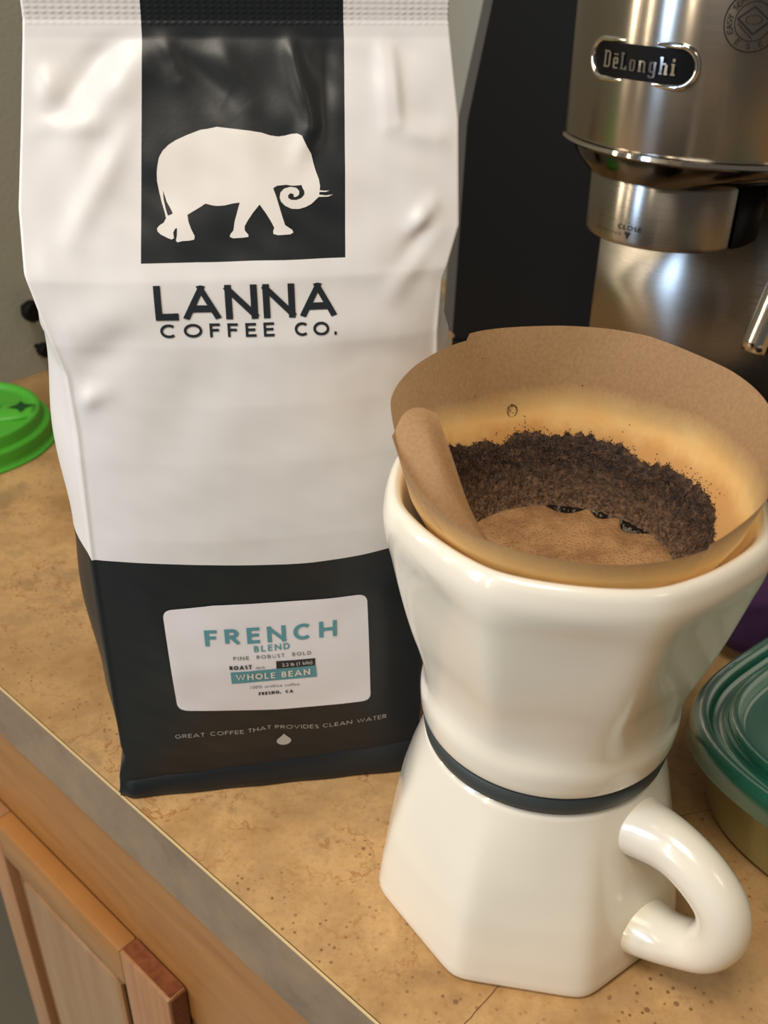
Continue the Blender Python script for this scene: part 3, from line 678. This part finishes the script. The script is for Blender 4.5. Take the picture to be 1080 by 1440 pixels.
for i in range(3):
    for k in range(n): fs.append((i*n+k, i*n+(k+1) % n, (i+1)*n+(k+1) % n, (i+1)*n+k))
mesh('underside_funnel', vs, fs, m_dchrome, mc, label='dark chrome underside')
half('group_collar', [(0, .2030), (.0450, .2030), (.0460, .2015), (.0460, .1725), (.0453, .1705), (.044, .1695), (0, .1695)], (GXc, GYc), m_steel2, 100, label='steel group collar')
half('collar_guard', [(.0461, .2020), (.0472, .2015), (.0472, .1715), (.0461, .1707)], (GXc, GYc), m_bp, 60, label='black guard on the right of the collar', a0=-62, a1=95)
# column behind the group, upright steel sheet with rounded edges
_L = K(sm-.064, ht+.014); _R = .16; _az = math.radians(58); _c = _L+Vector((math.sin(_az), math.cos(_az), 0))*_R
half('splash_plate', [(_R-.004, .0285), (_R, .0285), (_R, .2015), (_R-.004, .2015)], (_c.x, _c.y), m_steel2, 60, a0=-148, a1=-100, label='stained steel back plate')
# steam wand
tube('steam_wand', [Vector((.2200, .522, .225)), Vector((.2150, .515, .190)), Vector((.2070, .506, .158)), Vector((.1970, .5, .119))], [.0070, .0072, .0074, .0072], m_chrome, mc, n=20, label='shiny steel steam wand')
# badge on the round housing
def onhead(z0, a0, off):
    def fn(x, y):
        a = math.atan2(-EN.y, -EN.x)+a0+x/RH; r = RH+off; return (HX+r*math.cos(a), HY+r*math.sin(a), z0+y)
    return fn
BA, BZ = BADGE
def capsule(hw, hh, n=18): return [(hw-hh+hh*math.cos(t_), hh*math.sin(t_)) for t_ in [-math.pi/2+math.pi*k/n for k in range(n+1)]]+[(-(hw-hh)+hh*math.cos(t_), hh*math.sin(t_)) for t_ in [math.pi/2+math.pi*k/n for k in range(n+1)]]
def capsule_ring(name, w0, w1, offs, mat, lab=None):
    A = [capsule(w, h) for w, h in w0]; vs, fs = [], []; n = len(A[0])
    for L, o in zip(A, offs):
        vs += [onhead(BZ, BA, o)(x, y) for x, y in L]
    for i in range(len(A)-1):
        for k in range(n): fs.append((i*n+k, i*n+(k+1) % n, (i+1)*n+(k+1) % n, (i+1)*n+k))
    return mesh(name, vs, fs, mat, badge)
badge = bpy.data.objects.new('badge', None); link(badge, mc); badge['label'] = 'black capsule badge with chrome rim and lettering'
BW, BH = .0308, .0102
badge.location = Vector(onhead(BZ, BA, 0)(0, 0))-parent_world(mc)
capsule_ring('chrome_rim', [(BW, BH), (BW, BH), (BW-.0009, BH-.0009), (BW-.0020, BH-.0020), (BW-.0027, BH-.0027), (BW-.0028, BH-.0028)], 0, [-.001, .0012, .0022, .0022, .0014, .0005], m_chrome)
lay('badge_face', poly_bm([capsule(BW-.0026, BH-.0026)]), onhead(BZ, BA, .0009), m_bg, badge, .004)
def slab_bm(strokes_by_letter, sw, H):
    bm = bmesh.new()
    for x0, polys in strokes_by_letter:
        for (ax, ay, bx, by, wd) in polys:
            d = math.hypot(bx-ax, by-ay); nx, ny = -(by-ay)/d*wd/2, (bx-ax)/d*wd/2
            vv = [bm.verts.new(((x0+px)*H, (py)*H, 0)) for px, py in ((ax+nx, ay+ny), (ax-nx, ay-ny), (bx-nx, by-ny), (bx+nx, by+ny))]
            bm.faces.new(vv)
    return bm
w_ = .17; s_ = .11
def V_(x, y0, y1): return (x, y0, x, y1, w_)
def Hh(y, x0, x1, w=s_): return (x0, y, x1, y, w)
LET = [(0, [V_(.12, 0, 1), V_(.50, .08, .92), Hh(.945, 0, .47), Hh(.055, 0, .47)]),
 (.72, [V_(.1, .06, .6), V_(.38, .33, .6), Hh(.62, .08, .42), Hh(.33, .1, .42), Hh(.05, .08, .44), Hh(.84, .06, .42, .08)]),
 (1.28, [V_(.14, 0, 1), Hh(.945, 0, .3), Hh(.055, 0, .5), V_(.46, .0, .24)]),
 (1.9, [V_(.1, .06, .62), V_(.38, .06, .62), Hh(.62, .08, .4), Hh(.05, .08, .4)]),
 (2.5, [V_(.12, 0, .66), V_(.44, 0, .6), Hh(.62, 0, .42), Hh(.05, 0, .24), Hh(.05, .36, .56)]),
 (3.16, [V_(.1, .1, .62), V_(.40, -.22, .62), Hh(.62, .08, .5), Hh(.1, .08, .4), Hh(-.22, .05, .4), V_(.08, -.22, -.1)]),
 (3.78, [V_(.12, 0, 1), V_(.44, 0, .58), Hh(.62, .12, .42), Hh(.055, 0, .24), Hh(.055, .34, .56), Hh(.945, 0, .2)]),
 (4.44, [V_(.14, 0, .66), Hh(.62, 0, .2), Hh(.055, 0, .3), V_(.14, .78, .95)])]
b_ = slab_bm([(x*1.12-2.62, L) for x, L in LET], .1, .0075)
for v in b_.verts: v.co.y -= .0037
lay('chrome_lettering', b_, onhead(BZ, BA, .0017), m_chrome, badge, .003, smooth=False, label='chrome slab lettering of the maker')
# engraved round emblem
EA_, EZ = EMBLEM
def ringq(r0, r1, n=48): 
    bm = bmesh.new(); A = [bm.verts.new((r0*math.cos(2*math.pi*k/n), r0*math.sin(2*math.pi*k/n), 0)) for k in range(n)]; B = [bm.verts.new((r1*math.cos(2*math.pi*k/n), r1*math.sin(2*math.pi*k/n), 0)) for k in range(n)]
    for k in range(n): bm.faces.new((A[k], A[(k+1) % n], B[(k+1) % n], B[k]))
    return bm
emb = lay('engraved_emblem', ringq(.0122, .0127), onhead(EZ, EA_, .0003), m_eng, mc, .004, label='round engraved emblem')
lay('ring', ringq(.0078, .0082), onhead(EZ, EA_, .0003), m_eng, emb, .004)
def bar(x0, y0, x1, y1, w):
    bm = bmesh.new(); d = math.hypot(x1-x0, y1-y0); nx, ny = -(y1-y0)/d*w/2, (x1-x0)/d*w/2
    bm.faces.new([bm.verts.new((px, py, 0)) for px, py in ((x0+nx, y0+ny), (x0-nx, y0-ny), (x1-nx, y1-ny), (x1+nx, y1+ny))]); return bm
for q in ((-.0070, .0010, .0005, -.0052, .0008), (-.0070, .0010, -.0005, .0058, .0006), (.0005, -.0052, .0070, .0002, .0008), (-.0005, .0058, .0070, .0002, .0006), (-.0068, -.0008, .0004, -.0070, .0004)):
    lay('engraved_line', bar(*q), onhead(EZ, EA_, .0003), m_eng, emb, .003)
e2 = ringq(.0030, .0034)
for v in e2.verts: v.co.x *= 1.1; v.co.y = v.co.y*.55+.0006
lay('engraved_bean', e2, onhead(EZ, EA_, .0003), m_eng, emb, .004)
def arc_text(text, r, a0, a1, h, inward=False):
    bm = bmesh.new(); n = len(text)
    for i, ch in enumerate(text):
        a = math.radians(a0+(a1-a0)*i/(n-1))
        for q in glyph_quads(ch, .14, .8):
            vv = []
            for gx, gy in q:
                gx = (gx-.4)*h; gy = gy*h
                if inward: x, y = (r+gy)*math.cos(a)+gx*math.sin(a), (r+gy)*math.sin(a)-gx*math.cos(a)
                else: x, y = (r-gy)*math.cos(a)-gx*math.sin(a), (r-gy)*math.sin(a)+gx*math.cos(a)
                vv.append(bm.verts.new((x, y, 0)))
            bm.faces.new(vv)
    return bm
lay('engraved_lettering', arc_text('EASY SERVING ESPRESSO', .0090, 205, -25, .0024, True), onhead(EZ, EA_, .0003), m_eng, emb, .004)
lay('engraved_lettering', arc_text('E.S.E.', .0112, 238, 312, .0024), onhead(EZ, EA_, .0003), m_eng, emb, .004)
# CLOSE mark on the collar
def oncol(x, y):
    a = math.atan2(-EN.y, -EN.x)+CLOSE_A+x/.0461; return (GXc+.0463*math.cos(a), GYc+.0463*math.sin(a), .1733+y)
lay('printed_lettering', sans_bm('CLOSE', (-.006, .0050), (.0075, .0050), .0026, .2, .2), oncol, m_eng, mc, .003)
lay('printed_arrow', poly_bm([[(-.0018, .0040), (.0022, .0040), (.0002, .0002)]]), oncol, m_eng, mc, .003)
for k in range(9): lay('printed_tick', bar(-.0045-k*.0022, .0018, -.0045-k*.0022, .0030, .0004), oncol, m_eng, mc, .003)

# ================= green lid =================
LX, LY = -.293, .609
gl = thing('travel_mug_lid', 'bright green round plastic lid with a sip slot lying beside the bag', 'lid', (LX, LY, 0))
prof = [(0, .0005), (.0595, .0005), (.0600, .0018), (.0597, .0105), (.0588, .0118), (.0560, .0122), (.0552, .0130), (.0542, .0195), (.0530, .0205), (.0510, .0206), (.0495, .0198), (.0485, .0180), (.0470, .0174), (.034, .0180), (0, .0180)]
lathe('rim', [(p.x, p.y) for p in catmull([Vector((a, b, 0)) for a, b in prof], 3)], m_green, gl, (LX, LY), 96)
def onlid(x, y): return (LX+x, LY+y, .0226)
vs, fs = [], []
tube('raised_tab', [Vector((LX-.035, LY-.004, .0178)), Vector((LX+.0, LY+.0, .0180)), Vector((LX+.035, LY+.006, .0184)), Vector((LX+.050, LY+.009, .0186))], [(.014, .0040), (.014, .0040), (.013, .0040), (.0085, .0036)], m_green, gl, n=24, m=6)
def star(c, r0, r1, k): return [(c[0]+(r0 if i % 2 else r1)*math.cos(math.pi*i/k+.3), c[1]+(r0 if i % 2 else r1)*math.sin(math.pi*i/k+.3)) for i in range(2*k)]
def onlid2(x, y): return (LX+x, LY+y, .0228)
lay('sip_hole', poly_bm([star((.0415, .0072), .0042, .0088, 4)]), onlid2, m_dgreen, gl, 0, label='dark cross-shaped hole')
lay('slot', poly_bm([[(-.02, .004), (.028, .0055), (.028, .0075), (-.02, .006)]]), onlid2, m_dgreen, gl, 0, label='dark narrow slot')
lay('slot', poly_bm([[(-.02, -.006), (.022, -.0055), (.022, -.0040), (-.02, -.0045)]]), onlid2, m_dgreen, gl, 0)
lathe('gasket', [(0, .0), (.056, .0), (.0565, .0006)], m_bp, gl, (LX, LY), 64, label='black ring under the lid')
# black knobs by the wall
hk = thing('wall_hook_rail', 'black hook rail with rounded pegs on the grey wall behind the bag', 'hook', (0, 0, 0))
def onw(t_, z, o): return K(-.3165+o, t_, z)
knob = [(0, 0), (.0030, .0), (.0032, .010), (.0075, .0105), (.0082, .012), (.0082, .018), (.0070, .0205), (0, .0212)]
def peg(t_, z, sc, name):
    vs, fs = [], []; n = 28
    for r, h in knob:
        for k in range(n): a = 2*math.pi*k/n; vs.append(onw(t_+r*sc*math.cos(a), z+r*sc*math.sin(a), .003+h*.8))
    for i in range(len(knob)-1):
        for k in range(n): fs.append((i*n+k, i*n+(k+1) % n, (i+1)*n+(k+1) % n, (i+1)*n+k))
    mesh(name, vs, fs, m_bp, hk, split=40)
hk.location = K(-.3155, .24, .03)
box('rail', lambda x, y, z: K(-.3165+x, y, z), (.0003, .228, .015), (.004, .29, .066), m_bp, hk, bevel=.001)
peg(.2080, .0560, 1.0, 'peg'); peg(.2125, .0235, .7, 'peg')

# ================= food container =================
FX, FY, FR = .2010, .2840, .066
fc = thing('food_container', 'food container with teal translucent lid beside the mug handle', 'container', (FX, FY, 0))
FA = math.radians(174)
def sq(p):
    def f(r, z, a):
        c, s = abs(math.cos(a-FA-math.pi/4)), abs(math.sin(a-FA-math.pi/4)); return r*(c**p+s**p)**(-1/p)
    return f
prof = [(0, .0006), (.054, .0006), (.058, .003), (.062, .030), (.0635, .0385), (.0655, .0395), (.0655, .0405), (.0622, .0400), (.0605, .030), (.0565, .0045), (.053, .0025), (0, .0025)]
lathe('tub', prof, m_tb, fc, (FX, FY), 128, sq(2.7), split=50, label='olive translucent tub')
prof = [(0, .0385), (.03, .039), (.052, .0375), (.0580, .034), (.055, .0045), (.052, .003), (0, .003)]
lathe('contents', prof[::-1], m_food, fc, (FX, FY), 96, sq(2.7), label='green food inside')
lid = [(.0665, .0365), (.0690, .0362), (.0692, .0372), (.0690, .0425), (.0680, .0455), (.0655, .0470), (.0630, .0465), (.0615, .0440), (.0590, .0425), (.0570, .0435), (.0560, .0470), (.0545, .0482), (.0520, .0475), (.0505, .0440), (.0490, .0425), (.034, .0428), (.0332, .0436), (.0322, .0428), (.016, .0428), (.0154, .0434), (.0146, .0428), (0, .0428)]
sh = [(r, z-.0011) for r, z in lid[::-1]]
prof = [(0, .0428)]+[(p.x, p.y) for p in catmull([Vector((a, b, 0)) for a, b in lid[::-1]], 3)][1:]+[(p.x, p.y) for p in catmull([Vector((a-(.0009 if a > .06 else 0), b-.0010, 0)) for a, b in lid], 3)]
lathe('lid', prof, m_tl, fc, (FX, FY), 144, sq(3.1), label='teal translucent lid')
# corner tab of the lid
dirn = Vector((math.cos(FA), math.sin(FA), 0)); sdn = Vector((-dirn.y, dirn.x, 0)); Fc = Vector((FX, FY, 0))
# ================= purple cloth =================
pu = thing('folded_cloth', 'dark purple cloth bundle behind the teal-lidded container', 'cloth', (.212, .402, 0))
bm = bmesh.new(); bmesh.ops.create_icosphere(bm, subdivisions=5, radius=1)
for v in bm.verts:
    p = v.co.copy(); q = Vector([math.copysign(abs(c)**.7, c) for c in p])
    k = 1+.06*ns.noise(p*2.2)+.03*ns.noise(p*5)
    v.co = Vector((.212+q.x*.050*k, .402+q.y*.032*k, max(.0004, .030+q.z*.030*k)))
frombm('cloth_body', bm, m_purple, pu)
# hairline joints printed in the laminate
def ontop(x, y): return (x, y, .00012)
def strip(x0, y0, x1, y1, wd):
    bm = bmesh.new(); d = math.hypot(x1-x0, y1-y0); nx, ny = -(y1-y0)/d*wd/2, (x1-x0)/d*wd/2; N = 10; A = []
    for k in range(N+1):
        f = k/N; j = .0004*ns.noise(Vector((f*7, x0*90, 0))); w1 = 1+.4*ns.noise(Vector((f*9, 4, 0)))
        A.append([bm.verts.new((x0+(x1-x0)*f+(j+sg*w1*wd/2)*nx*2/wd, y0+(y1-y0)*f+(j+sg*w1*wd/2)*ny*2/wd, 0)) for sg in (1, -1)])
    for a, b in zip(A, A[1:]): bm.faces.new((a[0], a[1], b[1], b[0]))
    return bm
m_joint = M('printed_joint_brown', S(120, 84, 48), .5)
for q in ((.0450, .2100, .0290, .1925, .0004), (.110, .2810, .158, .2935, .0004)): lay('printed_joint', strip(*q), ontop, m_joint, top, 0, label='thin dark printed joint line')
